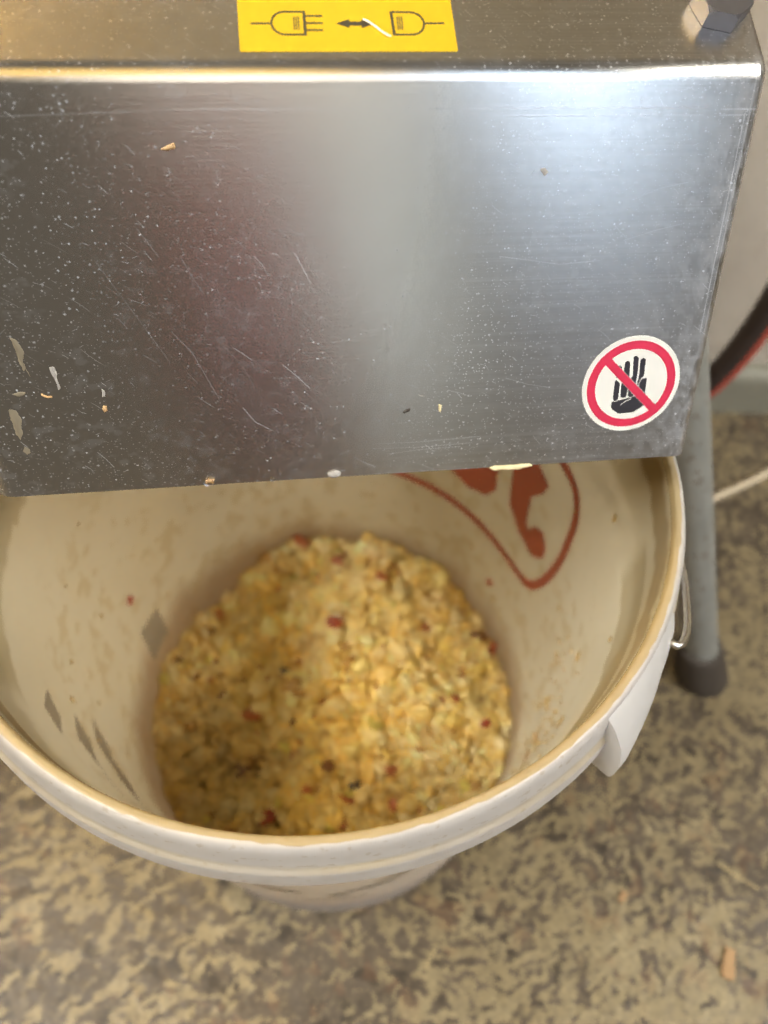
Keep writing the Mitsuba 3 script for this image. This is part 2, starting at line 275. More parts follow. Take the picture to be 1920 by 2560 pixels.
def wall_color(p, n, uv):
    a = fbm(p.x * 14, p.z * 14, 0.0, 4)
    b = smoothstep(0.52, 0.72, fbm(p.x * 30, p.z * 24, 5.0, 3))
    low = smoothstep(0.475, 0.468, p.z)       # pale below; darker tone above is made up to dim the steel's reflection
    return mix((0.25, 0.215, 0.15), mix(mix((0.50, 0.45, 0.39), (0.60, 0.55, 0.48), a), (0.42, 0.36, 0.30), 0.4 * b), low)
plastic('wall_paint', mikit.proc(wall_color), 0.7, 0.25)
plastic('base_strip_paint', (0.27, 0.265, 0.215), 0.5, 0.35)

# the bucket's frame: rim centre and axis
K = 1.06
CB = np.array([-0.031793 * K, 0.2074 * K, 0.37612 * K])
TX = math.radians(1.0317)
AX = np.array([math.sin(TX), 0, math.cos(TX)])
E1 = np.array([AX[2], 0, -AX[0]])
E2 = np.array([0, 1.0, 0])
RIN, TAP, HB = 0.1643, math.tan(math.radians(3.521)), 0.37612 * K

def in_bucket(x, y, z):
    return CB + np.asarray(x)[..., None] * E1 + np.asarray(y)[..., None] * E2 + np.asarray(z)[..., None] * AX

def cyl(th_deg, r, s):      # angle, radius, depth below the rim
    th = np.radians(th_deg)
    return in_bucket(r * np.cos(th), r * np.sin(th), -np.asarray(s, float) + 0 * th)

def bucket_local(p):
    qx, qy, qz = p.x - CB[0], p.y - CB[1], p.z - CB[2]
    x = qx * E1[0] + qz * E1[2]
    z = qx * AX[0] + qz * AX[2]
    return x, qy, -z

def tub_color(p, n, uv):
    x, y, s = bucket_local(p)
    r = dr.sqrt(x * x + y * y)
    th = dr.atan2(y, x)
    base = mix((0.80, 0.765, 0.74), (0.86, 0.83, 0.81), fbm(th * 6, s * 30, 0.0, 3))
    inner = smoothstep(RIN + 0.0012, RIN + 0.0004, r + s * TAP)
    ins = mix((0.87, 0.80, 0.60), (0.90, 0.845, 0.67), fbm(th * 5, s * 22, 3.0, 3))
    col = mix(base, ins, inner)
    # juice tide marks just inside the rim, a wide film on the right side, dried splashes
    j = 0.006 * (noise(th * 7, 2.0) - 0.5) + 0.004 * (noise(th * 23, 5.0) - 0.5)
    tide = smoothstep(0.011, 0.005, dr.abs(s - 0.016 + j)) * (0.45 + 0.55 * noise(th * 4, 1.0))
    col = mix(col, (0.46, 0.30, 0.085), 0.75 * tide * inner)
    film = smoothstep(0.072, 0.066, s + j) * smoothstep(0.03, 0.036, s) * inner
    col = mix(col, (0.50, 0.40, 0.19), 0.5 * film * smoothstep(0.25, 0.6, noise(th * 3 + 2, 7.0)))
    blot = smoothstep(0.55, 0.72, fbm(th * 16, s * 95, 8.0, 3)) * smoothstep(0.09, 0.16, s) * inner
    col = mix(col, (0.66, 0.53, 0.26), 0.4 * blot)
    low = smoothstep(0.27, 0.315, s + 0.015 * (noise(th * 12, 9.0) - 0.5)) * inner
    col = mix(col, (0.42, 0.24, 0.09), 0.6 * low)
    grime = smoothstep(0.62, 0.78, fbm(p.x * 330, p.y * 330, p.z * 330, 3)) * (1 - inner)
    col = mix(col, (0.55, 0.42, 0.25), 0.30 * grime)
    groove = smoothstep(0.004, 0.001, dr.abs(s - 0.0165)) * (1 - inner) * (0.4 + 0.6 * noise(th * 5, 3.0))
    return mix(col, (0.66, 0.55, 0.33), 0.35 * groove)
scene['tub_plastic'] = {'type': 'principledthin', 'base_color': mikit.proc(tub_color), 'roughness': 0.42, 'spec_trans': 0.0, 'diff_trans': 1.25, 'eta': 1.45}
def rim_color(p, n, uv):
    x, y, s = bucket_local(p)
    r = dr.sqrt(x * x + y * y)
    th = dr.atan2(y, x)
    c = tub_color(p, n, uv) * 0.54
    j = 0.0007 * (noise(th * 40, 1.0) - 0.5) + 0.0012 * (noise(th * 6, 4.0) - 0.5)
    stain = smoothstep(RIN + 0.0036, RIN + 0.0028, r + j)
    c = mix(c, (0.34, 0.25, 0.105), 0.8 * stain)
    line = smoothstep(0.0028, 0.0008, dr.abs(s - 0.0172)) * (0.25 + 0.75 * noise(th * 5, 9.0))
    return mix(c, (0.46, 0.37, 0.21), 0.5 * line)
plastic('rim_plastic', mikit.proc(rim_color), 0.38, 0.45)
plastic('print_red', (0.42, 0.115, 0.078), 0.5, 0.3)
plastic('print_grey', (0.36, 0.31, 0.225), 0.5, 0.3)
plastic('print_dark', (0.10, 0.09, 0.075), 0.5, 0.3)
plastic('bucket_white', (0.51, 0.505, 0.505), 0.4, 0.45)
scene['wire'] = {'type': 'twosided', 'b': {'type': 'roughconductor', 'material': 'none', 'alpha': 0.15, 'specular_reflectance': {'type': 'rgb', 'value': [0.7, 0.68, 0.64]}}}

plastic('pomace', {'type': 'mesh_attribute', 'name': 'vertex_color'}, 0.42, 0.45)
plastic('skin_wet', {'type': 'mesh_attribute', 'name': 'vertex_color'}, 0.35, 0.5)
plastic('sticker_yellow', (0.58, 0.385, 0.016), 0.32, 0.5)
plastic('sticker_white', (0.74, 0.75, 0.74), 0.3, 0.5)
plastic('sticker_red', (0.60, 0.035, 0.090), 0.3, 0.5)
plastic('sticker_black', (0.030, 0.030, 0.040), 0.35, 0.5)
plastic('print_ink', (0.055, 0.045, 0.03), 0.4, 0.4)
plastic('scuff_white', (0.76, 0.73, 0.60), 0.6, 0.3)
plastic('hose_black', (0.052, 0.040, 0.038), 0.45, 0.4)
plastic('hose_red', (0.36, 0.07, 0.05), 0.5, 0.4)
plastic('rubber', (0.060, 0.050, 0.042), 0.6, 0.3)
plastic('cable_white', (0.66, 0.56, 0.42), 0.5, 0.35)
plastic('chip_wood', (0.40, 0.255, 0.135), 0.7, 0.2)
plastic('straw_dry', (0.50, 0.40, 0.22), 0.7, 0.2)
plastic('juice_dried', (0.20, 0.175, 0.13), 0.45, 0.4)
plastic('juice_pale', (0.34, 0.33, 0.32), 0.5, 0.35)
plastic('pulp_orange', (0.50, 0.33, 0.17), 0.5, 0.4)
plastic('pulp_cream', (0.66, 0.58, 0.36), 0.45, 0.45)
plastic('pulp_film', (0.60, 0.46, 0.22), 0.55, 0.35)
plastic('seed_dark', (0.028, 0.022, 0.018), 0.45, 0.4)
plastic('shirt', (0.55, 0.19, 0.22), 0.8, 0.2)
plastic('jeans', (0.045, 0.06, 0.11), 0.8, 0.2)
plastic('skin', (0.55, 0.27, 0.15), 0.6, 0.3)
plastic('hair', (0.05, 0.035, 0.025), 0.6, 0.3)
plastic('frame_white', (0.7, 0.7, 0.68), 0.5, 0.3)
scene['water'] = {'type': 'dielectric', 'int_ior': 1.333, 'ext_ior': 1.0}

# ---------------------------------------------------------------- setting: floor and wall
FL = [[-4, -6, 0], [4, -6, 0], [4, 0.606, 0], [-4, 0.606, 0]]
obj('floor', (np.array(FL, float), np.array([[0, 1, 2, 3]])), 'floor_stone', label='mottled brown and khaki stone-look floor under the bucket', kind='structure')
wl = trimesh.creation.box(extents=(8, 0.1, 2.6)); wl.apply_translation([0, 0.672, 1.3])
obj('wall', wl, 'wall_paint', label='pale beige painted wall behind the machine', kind='structure')
sk = LineString([(0.622, 0), (0.606, 0), (0.606, 0.052), (0.612, 0.06), (0.622, 0.062)])
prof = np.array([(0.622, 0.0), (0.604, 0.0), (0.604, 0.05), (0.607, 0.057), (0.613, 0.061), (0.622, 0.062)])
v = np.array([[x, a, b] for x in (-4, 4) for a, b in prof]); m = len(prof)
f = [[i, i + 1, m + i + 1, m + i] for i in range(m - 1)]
obj('wall__base_strip', (v, np.array(f)), 'base_strip_paint', label='grey-green strip along the foot of the wall')  # plain grey-green strip where the wall meets the floor

# ---------------------------------------------------------------- the fruit crusher: steel hood
def hood_mesh():
    ul, ur, rl, rr, th = -0.2516, 0.0298, 0.009, 0.004, 0.0015
    t0 = W0 - RHO * math.tan(BEND / 2)
    prof = []       # (origin point, normal, arc length)
    ws = np.r_[-0.034, np.linspace(-0.0338, t0, 30)]
    for w_ in ws:
        prof.append((PO + PW * w_, PN, w_))
    cen = PO + PW * t0 - PN * RHO
    for k in range(1, 17):
        a = BEND * k / 16
        nn = PN * math.cos(a) + PW * math.sin(a)
        prof.append((cen + nn * RHO, nn, t0 + RHO * a))
    L = t0 + RHO * BEND
    q = prof[-1][0]
    for d in np.linspace(0.01, 0.17, 12):
        prof.append((q + PW2 * d, PN2, L + d))
    cr = []         # across: (u, inward depth, arc length u)
    cr.append((ul, -0.018, ul - 0.02))
    for k in range(9):
        a = math.pi / 2 * (1 - k / 8)
        cr.append((ul + rl - rl * math.sin(a), -(rl - rl * math.cos(a)), ul + rl - rl * a))
    for x in np.linspace(ul + rl, ur - rr, 40)[1:-1]:
        cr.append((x, 0.0, x))
    for k in range(9):
        a = math.pi / 2 * k / 8
        cr.append((ur - rr + rr * math.sin(a), -(rr - rr * math.cos(a)), ur - rr + rr * a))
    cr.append((ur, -0.009, ur + 0.01))
    cr[0] = (ul, -rl - 0.0004, ul - 0.012)
    cr[-1] = (ur, -0.0092, ur + 0.008)
    def layer(off):
        V, UV = [], []
        for o, nn, s in prof:
            for k, (x, d, a) in enumerate(cr):
                # inward offset: the sides move in by off too
                ang = 0.0
                if x < ul + rl: ang = -min(1.0, -d / rl) if d > -rl else -1.0
                if x > ur - rr: ang = min(1.0, -d / rr) if d > -rr else 1.0
                cn = math.sqrt(max(0, 1 - ang * ang)) if abs(ang) < 1 else 0.0
                sgn = (1 if ang > 0 else -1) * math.sqrt(max(0, 1 - (1 - abs(ang)) ** 2)) if ang else 0.0
                V.append(o + PU * (x - off * sgn) + nn * (d - off * (1 - abs(ang))))
                UV.append((a, s))
        return np.array(V), np.array(UV)
    vo, uvo = layer(0.0)
    vi, uvi = layer(th)
    a, b = len(prof), len(cr)
    fo = grid_faces(a, b)
    nv = len(vo)
    fi = fo[:, ::-1] + nv
    ed = []
    for i in range(a - 1):
        for j in (0, b - 1):
            q0, q1 = i * b + j, (i + 1) * b + j
            ed += [[q0, q1, nv + q1], [q0, nv + q1, nv + q0]] if j == 0 else [[q1, q0, nv + q0], [q1, nv + q0, nv + q1]]
    for j in range(b - 1):
        for i in (0, a - 1):
            q0, q1 = i * b + j, i * b + j + 1
            ed += [[q1, q0, nv + q0], [q1, nv + q0, nv + q1]] if i == 0 else [[q0, q1, nv + q1], [q0, nv + q1, nv + q0]]
    # the cut edges get vertices of their own so that the faces stay crisp
    V = np.vstack([vo, vi]); UV = np.vstack([uvo, uvi])
    ed = np.array(ed)
    Ve = V[ed.ravel()]; UVe = UV[ed.ravel()]
    Fe = np.arange(len(Ve)).reshape(-1, 3) + len(V)
    return (np.vstack([V, Ve]), np.vstack([fo, fi, Fe])), np.vstack([UV, UVe]), len(prof)

hm, huv, _ = hood_mesh()
tag('fruit_crusher', 'brushed stainless steel fruit crusher with two safety stickers on its outlet hood', 'fruit crusher')
obj('fruit_crusher__hood', hm, 'brushed_steel', True, uv=huv, label='scratched steel outlet hood with dried juice specks')

def side_plate(x0, x1, inset):
    # flat plate that closes the hood's side: its outline follows the fold, set in from the bend
    ins = inset
    t1 = [(-0.034, -ins), (W0 - ins * math.tan(BEND / 2), -ins)]
    P2 = lambda w_, n_: PO + PW * w_ + PN * n_
    Q = [P2(-0.034, -ins)]
    cpt = PO + PW * W0
    in_fold = cpt - (PN * math.cos(BEND / 2) + PW * math.sin(BEND / 2)) * ins / math.cos(BEND / 2)
    Q += [in_fold, cpt + PW2 * 0.172 - PN2 * ins, cpt + PW2 * 0.172 - PN2 * 0.10, P2(0.03, -0.10), P2(-0.034, -0.045)]
    V = np.array([q + PU * x for x in (x0, x1) for q in Q]); k = len(Q)
    F = [[0, i, i + 1] for i in range(1, k - 1)]
    F += [[k, k + i + 1, k + i] for i in range(1, k - 1)]
    for i in range(k):
        j = (i + 1) % k
        F += [[i, k + i, k + j], [i, k + j, j]]
    return V, np.array(F)
obj('fruit_crusher__side_panel', side_plate(0.0283, 0.0296, 0.0096), 'plain_steel')
obj('fruit_crusher__side_panel_001', side_plate(-0.2514, -0.2501, 0.0097), 'plain_steel')

# crushing chamber behind the hood and the splayed legs that carry it
bd = trimesh.creation.cylinder(radius=0.115, height=0.14, sections=64)
bd.apply_translation([-0.06, 0.485, 0.595])
obj('fruit_crusher__chamber', bd, 'plain_steel', 40)
def leg(foot, top, k):
    foot, top = np.array(foot), np.array(top)
    d = (top - foot) / np.linalg.norm(top - foot)
    key = num('fruit_crusher__leg', k)
    obj(key, tube(np.linspace(foot + d * 0.02, top, 12), 0.0150, 32), 'zinc', 50, label='galvanised tube leg standing right of the bucket' if k == 0 else None)
    sx = 1 if top[0] > -0.06 else -1
    obj(key + '__bracket', tube(np.linspace(top - d * 0.02, [-0.06 + sx * 0.07, 0.465, 0.595], 4), 0.011, 20), 'zinc', 50)
    prof = [(0.0, 0.0), (0.0225, 0.0), (0.0245, 0.003), (0.0240, 0.012), (0.0215, 0.036), (0.0205, 0.0425), (0.0185, 0.044), (0.0152, 0.044)]
    rv = trimesh.creation.revolve(np.array(prof), sections=48)
    z = rv.vertices[:, 2].copy()
    rv.vertices += np.outer(z, [d[0] / d[2], d[1] / d[2], 0]) + np.array([foot[0], foot[1], 0.0])
    obj(key + '__rubber_foot', rv, 'rubber', 40, label='dark rubber foot cap' if k == 0 else None)
leg([0.2980, 0.2820, 0.0], [0.0870, 0.4210, 0.62], 0)
leg([-0.4200, 0.2820, 0.0], [-0.2070, 0.4210, 0.62], 1)

# bolt on the hood's top
hx = [(8.71, 16.35), (18.28, 13.69)]
ex = np.array(hx[1]) - hx[0]; e = np.linalg.norm(ex); a0 = math.atan2(ex[1], ex[0])
mid = (np.array(hx[0]) + hx[1]) / 2
cen = (mid + np.array([-math.sin(a0), math.cos(a0)]) * e * math.sqrt(3) / 2) / 1000
R6 = e / 1000
hexp = Polygon([(cen[0] + R6 * math.cos(a0 + math.pi / 3 * k), cen[1] + R6 * math.sin(a0 + math.pi / 3 * k)) for k in range(6)])
hb = m3.Manifold.extrude(m3.CrossSection([np.array(hexp.exterior.coords[:-1])]), 0.0064)
cone = m3.Manifold.cylinder(0.0064 + 0.0001, R6 * 1.30, R6 * 0.90, 96).translate([cen[0], cen[1], 0.00])
hb = hb ^ cone
hbm = trimesh.Trimesh(*(lambda q: (q.vert_properties[:, :3], q.tri_verts))(hb.to_mesh()), process=False)
hbm.vertices = on_top(hbm.vertices + [0, 0, 0.0002])
obj('fruit_crusher__bolt', hbm, 'bolt_steel', label='hexagon bolt head at the top right of the hood')

# yellow plug sticker
st = Polygon([(-0.14345, 0.0062), (-0.0751, 0.0062), (-0.0751, 0.075), (-0.14345, 0.075)]).buffer(-0.0006).buffer(0.0006)
obj('fruit_crusher__plug_sticker', stuck(st, on_top, 0.0, 0.00018), 'sticker_yellow', label='yellow sticker showing a plug pulled from its socket')
def mm(q): return [(a / 1000, b / 1000) for a, b in q]
LW = 0.00034
def line(q, w=LW, cap=2): return LineString(mm(q)).buffer(w, cap_style=cap, join_style=1)
def arc_line(q): return LineString(spline(np.array(mm(q)), 40)[:, :2]).buffer(LW, cap_style=2)
def dshape(side_x0, side_x1, yt, yb, xs, xm):
    # the D of the plug: straight side, two straights and a half round
    ym, hh = (yt + yb) / 2, (yt - yb) / 2
    ang = np.linspace(math.pi / 2, -math.pi / 2, 30)
    pts = [(side_x0, yt), (xs, yt)] + [(xs + (xm - xs) * math.cos(a), ym + hh * math.sin(a)) for a in ang] + [(xs, yb), (side_x1, yb)]
    return LineString(mm(pts) + mm([(side_x0, yt)])).buffer(LW, join_style=2)
plug = [dshape(-122.8, -122.9, 21.8, 12.8, -129.1, -133.2), line(PLUG['pl_line'])] + [line(q) for q in PLUG['pr']] + [line(q, 0.00020) for q in PLUG['bars'][:3]] + [line([(-122.85, 22.2), (-122.9, 12.45)], 0.00045)]
sock = [dshape(-95.05, -94.9, 21.9, 12.85, -89.1, -84.85), line(PLUG['so_line'])] + [line(q, 0.00020) for q in PLUG['bars'][3:]] + [line(PLUG['so_side'], 0.00045)]
for k, (nm, shp) in enumerate((('plug_symbol', plug), ('socket_symbol', sock), ('arrow_symbol', [Polygon(mm(PLUG['arrow']))]))):
    obj('fruit_crusher__plug_sticker__' + nm, stuck(unary_union(shp), on_top, 0.00019, 0.00008), 'print_ink')
wc = spline(np.array(mm(PLUG['white'])), 30)
obj('fruit_crusher__plug_sticker__scuff', stuck(LineString(wc).buffer(0.00042), on_top, 0.00029, 0.00012), 'scuff_white', label='whitish scuff across the arrow')

# round "do not reach in" sticker: outer edge, ring and bar, hand
CC = (-0.00005, -0.0004)
disc = Point(*CC).buffer(0.0201, 96)
obj('fruit_crusher__hand_sticker', stuck(disc, on_front, 0.0, 0.00018), 'sticker_white', label='round white sticker with a struck-out hand in a red ring')
ring = Point(*CC).buffer(0.01815, 96).difference(Point(*CC).buffer(0.01485, 96))
b0, b1 = np.array([-11.3, 9.9]) / 1000, np.array([10.4, -10.6]) / 1000
dv = (b1 - b0) / np.linalg.norm(b1 - b0)
bar = LineString([b0 - dv * 0.002, b1 + dv * 0.002]).buffer(0.00165, cap_style=2).intersection(Point(*CC).buffer(0.0170, 96))
redp = unary_union([ring, bar])
obj('fruit_crusher__hand_sticker__red_ring', stuck(redp, on_front, 0.00032, 0.00008), 'sticker_red')
FG = WARN['finger']
fing = [Polygon(mm(FG[k])).buffer(0.0005).buffer(-0.00105).buffer(0.00048) for k in ('pinky', 'ring', 'middle', 'index')]
thumb = Polygon(mm(FG['thumb'])).buffer(0)
palm = Polygon(mm(FG['palm'])).buffer(0.0002).difference(LineString(mm([(-2.9, -8.9), (-1.2, -7.4), (0.8, -6.6)])).buffer(0.0002))
hand = unary_union(fing + [palm.difference(unary_union(fing).buffer(0.00028))]).difference(thumb.buffer(0.00033).difference(palm)).union(thumb)
hand = hand.difference(bar.buffer(0.00012)).difference(ring.buffer(0.0002)).buffer(0)
obj('fruit_crusher__hand_sticker__hand_symbol', stuck(hand, on_front, 0.00019, 0.00008), 'sticker_black')

# ---------------------------------------------------------------- dried juice, crumbs and drops on the steel
def blob_from(poly_mm, h, where=on_front, seed=0, grow=0.0002, res=0.0006):
    poly = Polygon(mm(poly_mm)).buffer(grow).buffer(0.0004).buffer(-0.0004)
    e_ = np.array(poly.segmentize(0.0004).exterior.coords[:-1])
    w_ = min(0.0011, 0.35 * poly.area / poly.length * 2)
    q_ = np.c_[e_ * 900, np.full(len(e_), seed * 1.7)]
    e_ = e_ + w_ * np.c_[meshkit.fbm(q_, 3, 1) - 0.5, meshkit.fbm(q_ + 31, 3, 2) - 0.5] * 1.6
    poly = Polygon(e_).buffer(0)
    if poly.geom_type != 'Polygon': poly = max(poly.geoms, key=lambda g: g.area)
    x0, y0, x1, y1 = poly.bounds
    base = m3.Manifold.extrude(m3.CrossSection([np.array(poly.exterior.coords[:-1])]), 1.0)
    layers = []
    for z, ins in ((0, 0), (0.45, 0.12), (0.8, 0.35), (1.0, 0.62)):
        size = math.sqrt(poly.area)
        g = poly.buffer(-ins * 0.33 * size)
        if g.is_empty: continue
        if g.geom_type != 'Polygon': g = max(g.geoms, key=lambda q: q.area)
        layers.append((z, g))
    V, F, n = [], [], 40
    for z, g in layers:
        ex = g.exterior
        c = np.array(ex.interpolate(0, normalized=True).coords[0])
        pts = np.array([ex.interpolate(k / n, normalized=True).coords[0] for k in range(n)])
        # start every ring at the same side
        cc = np.array(g.centroid.coords[0]); k0 = int(np.argmax(pts[:, 0] - cc[0]))
        if not ex.is_ccw: pts = pts[::-1]; k0 = int(np.argmax(pts[:, 0] - cc[0]))
        pts = np.roll(pts, -k0, axis=0)
        V.append(np.c_[pts, np.full(n, z * h)])
    V = np.vstack(V); L = len(V) // n
    F = grid_faces(L, n, True)
    top = np.r_[V[-n:, :2].mean(0), h * 1.05]
    V = np.vstack([V, top])
    F = np.vstack([F, [[(L - 1) * n + j, (L - 1) * n + (j + 1) % n, len(V) - 1] for j in range(n)]])
    V[:, 2] *= 0.75 + 0.5 * meshkit.noise(np.c_[V[:, :2] * 900, np.full(len(V), seed)])
    V[:, 2] += 0.00005
    return where(V), F

for i, k in enumerate(('drip1', 'drip2', 'drip3', 'drip4', 'drip5')):
    obj(num('fruit_crusher__juice_drip', i), blob_from(MARK[k], 0.00022, seed=i, grow=-0.0001), 'juice_dried', True, label='tan dried juice run at the left edge' if i == 0 else None)
for i, k in enumerate(('drip6', 'white', 'smear', 'bit3')):
    obj(num('fruit_crusher__pale_spot', i), blob_from(MARK[k], 0.0002, seed=i + 9, grow=0.0), 'juice_pale', True)
for i, (k, mt, lb) in enumerate((('crumb', 'pulp_orange', 'orange crumb of fruit stuck high on the left half of the steel front'), ('ocrumb', 'pulp_orange', 'small orange crumb low on the left of the steel front below a white fleck'),
                                 ('bit1', 'pulp_cream', 'cream crumb on the steel front right of the dark seed scrap'), ('chip', 'seed_dark', 'dark seed scrap stuck near the bottom of the steel front'))):
    obj(num('fruit_crumb', i), blob_from(MARK[k], 0.0007, seed=i + 20, grow=0.0001), mt, True, label=lb, cat='crumb')
fb = spline(on_front(np.c_[mm(MARK['fibre']), [0.0003] * 3]), 14)
obj('fruit_fibre', tube(fb, np.r_[0.0002, [0.00042] * 12, 0.0002], 8), 'pulp_orange', True, label='thin orange fibre on the steel front beside the dried drips', cat='fibre')
pst = [(-55.5, -33.9), (-53, -33.5), (-46, -33.6), (-38.5, -33.5), (-37, -34.3), (-40, -34.7), (-43.5, -35.6), (-47, -34.9), (-50.5, -35.2), (-53, -35.8), (-54.6, -35.0)]
obj('fruit_pulp', blob_from(pst, 0.0012, seed=31), 'pulp_cream', True, label='cream smear of pulp hanging from the lower edge of the hood', cat='pulp')
for i, (c, rx, rz, lb) in enumerate((((-168.9, -32.6), 2.6, 1.9, 'largest drop with an orange crumb in it on the lower edge of the hood'), ((-144.3, -33.2), 1.15, 1.1, 'small clear drop in the middle of the three on the hood edge'), ((-119.5, -32.4), 2.8, 1.5, 'milky drop rightmost of the three on the hood edge'))):
    s = trimesh.creation.icosphere(4, 1.0)
    vv = s.vertices * [rx / 1000, rz / 1000, 0.0011 * rx / 2]
    vv[:, 0] *= 1 + 0.08 * np.sin(vv[:, 1] * 900)
    vv += [c[0] / 1000, c[1] / 1000, 0.0005]
    obj(num('juice_drop', i), (on_front(vv), s.faces), 'water' if i < 2 else 'juice_pale', True, label=lb, cat='drop')
obj('fruit_crumb_004', blob_from([(-170.6, -33.3), (-167.4, -33.4), (-167.0, -31.8), (-169, -31.2), (-170.4, -32)], 0.0004, seed=5, grow=0), 'pulp_orange', True, label='orange crumb inside the largest drop on the hood edge', cat='crumb')

# ---------------------------------------------------------------- the bucket
def lathe(prof, n=160):
    th = np.arange(n) * 360 / n
    V = np.vstack([cyl(th, r, s) for r, s in prof])
    return V, grid_faces(len(prof), n, True)[:, ::-1]

tag('plastic_bucket', 'white plastic bucket with red and grey printing standing under the steel hood', 'bucket')
tub = [(RIN - s * TAP, s) for s in np.linspace(HB - 0.004, 0.004, 40)] + [(RIN - 0.0001, 0.0018)]
tub += [(RIN + a, c) for a, c in ((0.0004, 0.0004), (0.0012, -0.0004), (0.0032, -0.0007), (0.0048, 0.0003), (0.0060, 0.0028), (0.0067, 0.0065), (0.0073, 0.0105), (0.0079, 0.0145), (0.0085, 0.0168), (0.0092, 0.0178),
        (0.0099, 0.0186), (0.0104, 0.0205), (0.0111, 0.0330), (0.0109, 0.0345), (0.0100, 0.0350), (0.0094, 0.0340), (0.0088, 0.0230), (0.0050, 0.0205), (0.0024 - 0.022 * TAP, 0.0220))]
in_wall = [q for q in tub if q[1] > 0.0035 and q[0] <= RIN]
rim = tub[len(in_wall) - 1:]
out_wall = [(RIN + 0.0024 - 0.022 * TAP, 0.0220)] + [(RIN + 0.0024 - s * TAP, s) for s in np.linspace(0.03, HB - 0.004, 40)] + [(RIN + 0.0012 - HB * TAP, HB - 0.001), (RIN - 0.002 - HB * TAP, HB), (0.001, HB)]
tv, tf = lathe(in_wall); ov, of = lathe(out_wall)
obj('plastic_bucket__tub', (np.vstack([tv, ov]), np.vstack([tf, of + len(tv)])), 'tub_plastic', True)
rv_, rf_ = lathe(rim)
obj('plastic_bucket__rim', (rv_, rf_), 'rim_plastic', 50, label='whiter rolled rim with a stained groove')
fl = [(0.001, HB - 0.0035), (RIN - HB * TAP + 0.001, HB - 0.0035)]
fv, ff = lathe(fl)
obj('plastic_bucket__base', (fv, ff[:, ::-1]), 'bucket_white', False)

# boss that takes the wire handle, on the right front of the rim
def boss(t0, t1):
    V = []
    ths = np.linspace(t0, t1, 24)
    for k, th in enumerate(ths):
        q = k / 23
        re = RIN + 0.0212 - 0.0082 * q ** 0.8 - 0.0012 * max(0, 1 - k / 1.5)
        rb = RIN + 0.0046
        sec = [(rb, 0.0009), (rb + 0.35 * (re - rb), 0.0052), (rb + 0.75 * (re - rb), 0.0150), (re - 0.0014, 0.0235), (re - 0.0004, 0.0270), (re, 0.0310), (re + 0.0002, 0.0400), (re - 0.0006, 0.0430), (re - 0.0028, 0.0440), (rb + 0.0002, 0.0440), (rb, 0.025)]
        V.append(np.vstack([cyl(np.array([th]), r, s) for r, s in sec]))
    V = np.array(V); n = V.shape[1]
    F = grid_faces(len(V), n, True)
    caps = [[0, i, i + 1] for i in range(1, n - 1)] + [[(len(V) - 1) * n, (len(V) - 1) * n + i + 1, (len(V) - 1) * n + i] for i in range(1, n - 1)]
    V = V.reshape(-1, 3); F = np.vstack([F, caps])
    m = trimesh.Trimesh(V, F, process=False)
    return m
obj('plastic_bucket__handle_boss', boss(-45.0, -25.5), 'bucket_white', 62, label='white boss on the rim holding the wire handle')
obj('plastic_bucket__handle_boss_001', boss(135.0, 155.5), 'bucket_white', 62)
hp = [cyl(-27.2, 0.1722, 0.0150), cyl(-27.9, 0.1762, 0.0145), cyl(-27.6, 0.1790, 0.0148), cyl(-26.2, 0.1803, 0.0158), cyl(-23.5, 0.1800, 0.0170), cyl(-21.0, 0.1788, 0.0185), cyl(-18.0, 0.1780, 0.0215), cyl(-14, 0.1780, 0.0270)]
hp += [cyl(t, RIN + 0.0145, 0.034 + 0.02 * math.sin(math.radians((t + 15) / 170 * 180))) for t in range(-8, 150, 8)] + [cyl(152, RIN + 0.0135, 0.029), cyl(154.5, RIN + 0.0085, 0.0245)]
obj('plastic_bucket__handle', tube(spline(np.array(hp), 180), 0.00175, 12), 'wire', True, label='thin wire handle lying round the back of the rim')

# printing, drawn as (angle, depth) outlines and laid on both faces of the wall
def print_mesh(poly, side):
    poly = poly.segmentize(2.0)
    gs = getattr(poly, 'geoms', [poly])
    out = []
    for g in gs:
        v2, f2 = trimesh.creation.triangulate_polygon(g, engine='earcut')
        m = trimesh.Trimesh(np.c_[v2, np.zeros(len(v2))], f2, process=False)
        for _ in range(8):
            ln = m.edges_unique_length.max()
            if ln < 5.0: break
            vv, f_ = trimesh.remesh.subdivide(m.vertices, m.faces); m = trimesh.Trimesh(vv, f_, process=False)
        th, s = np.degrees(m.vertices[:, 0] / 155.0), m.vertices[:, 1] / 1000
        r = RIN - s * TAP + (-0.00035 if side < 0 else 0.0024 + 0.00035)
        m.vertices = cyl(th, r, s)
        out.append(m)
    return cat_mesh(out)
def ts(q): return [(math.radians(a) * 155.0, s) for a, s in q]       # unrolled, millimetres
outline_pts = spline(np.array(ts([(92, 196), (71.07, 205.4), (57.96, 207.8), (42.95, 212.2), (28.0, 215.8), (21.0, 212), (16.8, 197), (14.2, 172), (13.3, 149.2), (13.9, 126), (15.2, 108), (18.88, 94.2), (25.39, 89.1), (34, 84), (50, 76), (75, 62)])), 120)
red_shapes = [LineString(outline_pts).buffer(3.4),
              smoothed(Polygon(ts([(74, 120), (64, 150), (55.72, 176.8), (49.89, 183.5), (43.89, 178.5), (41.31, 165.4), (42.37, 143.5), (46, 112), (60, 95)])), 2.0),
              smoothed(Polygon(ts([(38.27, 132.4), (37.2, 150), (35.83, 165.6), (29.64, 180.1), (23.02, 183.6), (19.2, 173), (19.4, 161.3), (22.6, 153.4), (25.8, 157.9), (26.98, 168.3), (28.9, 164.9), (30.38, 138.8), (27.5, 127), (26.8, 116.2), (33.04, 108.1), (40, 100)])), 1.2)]
k = 0
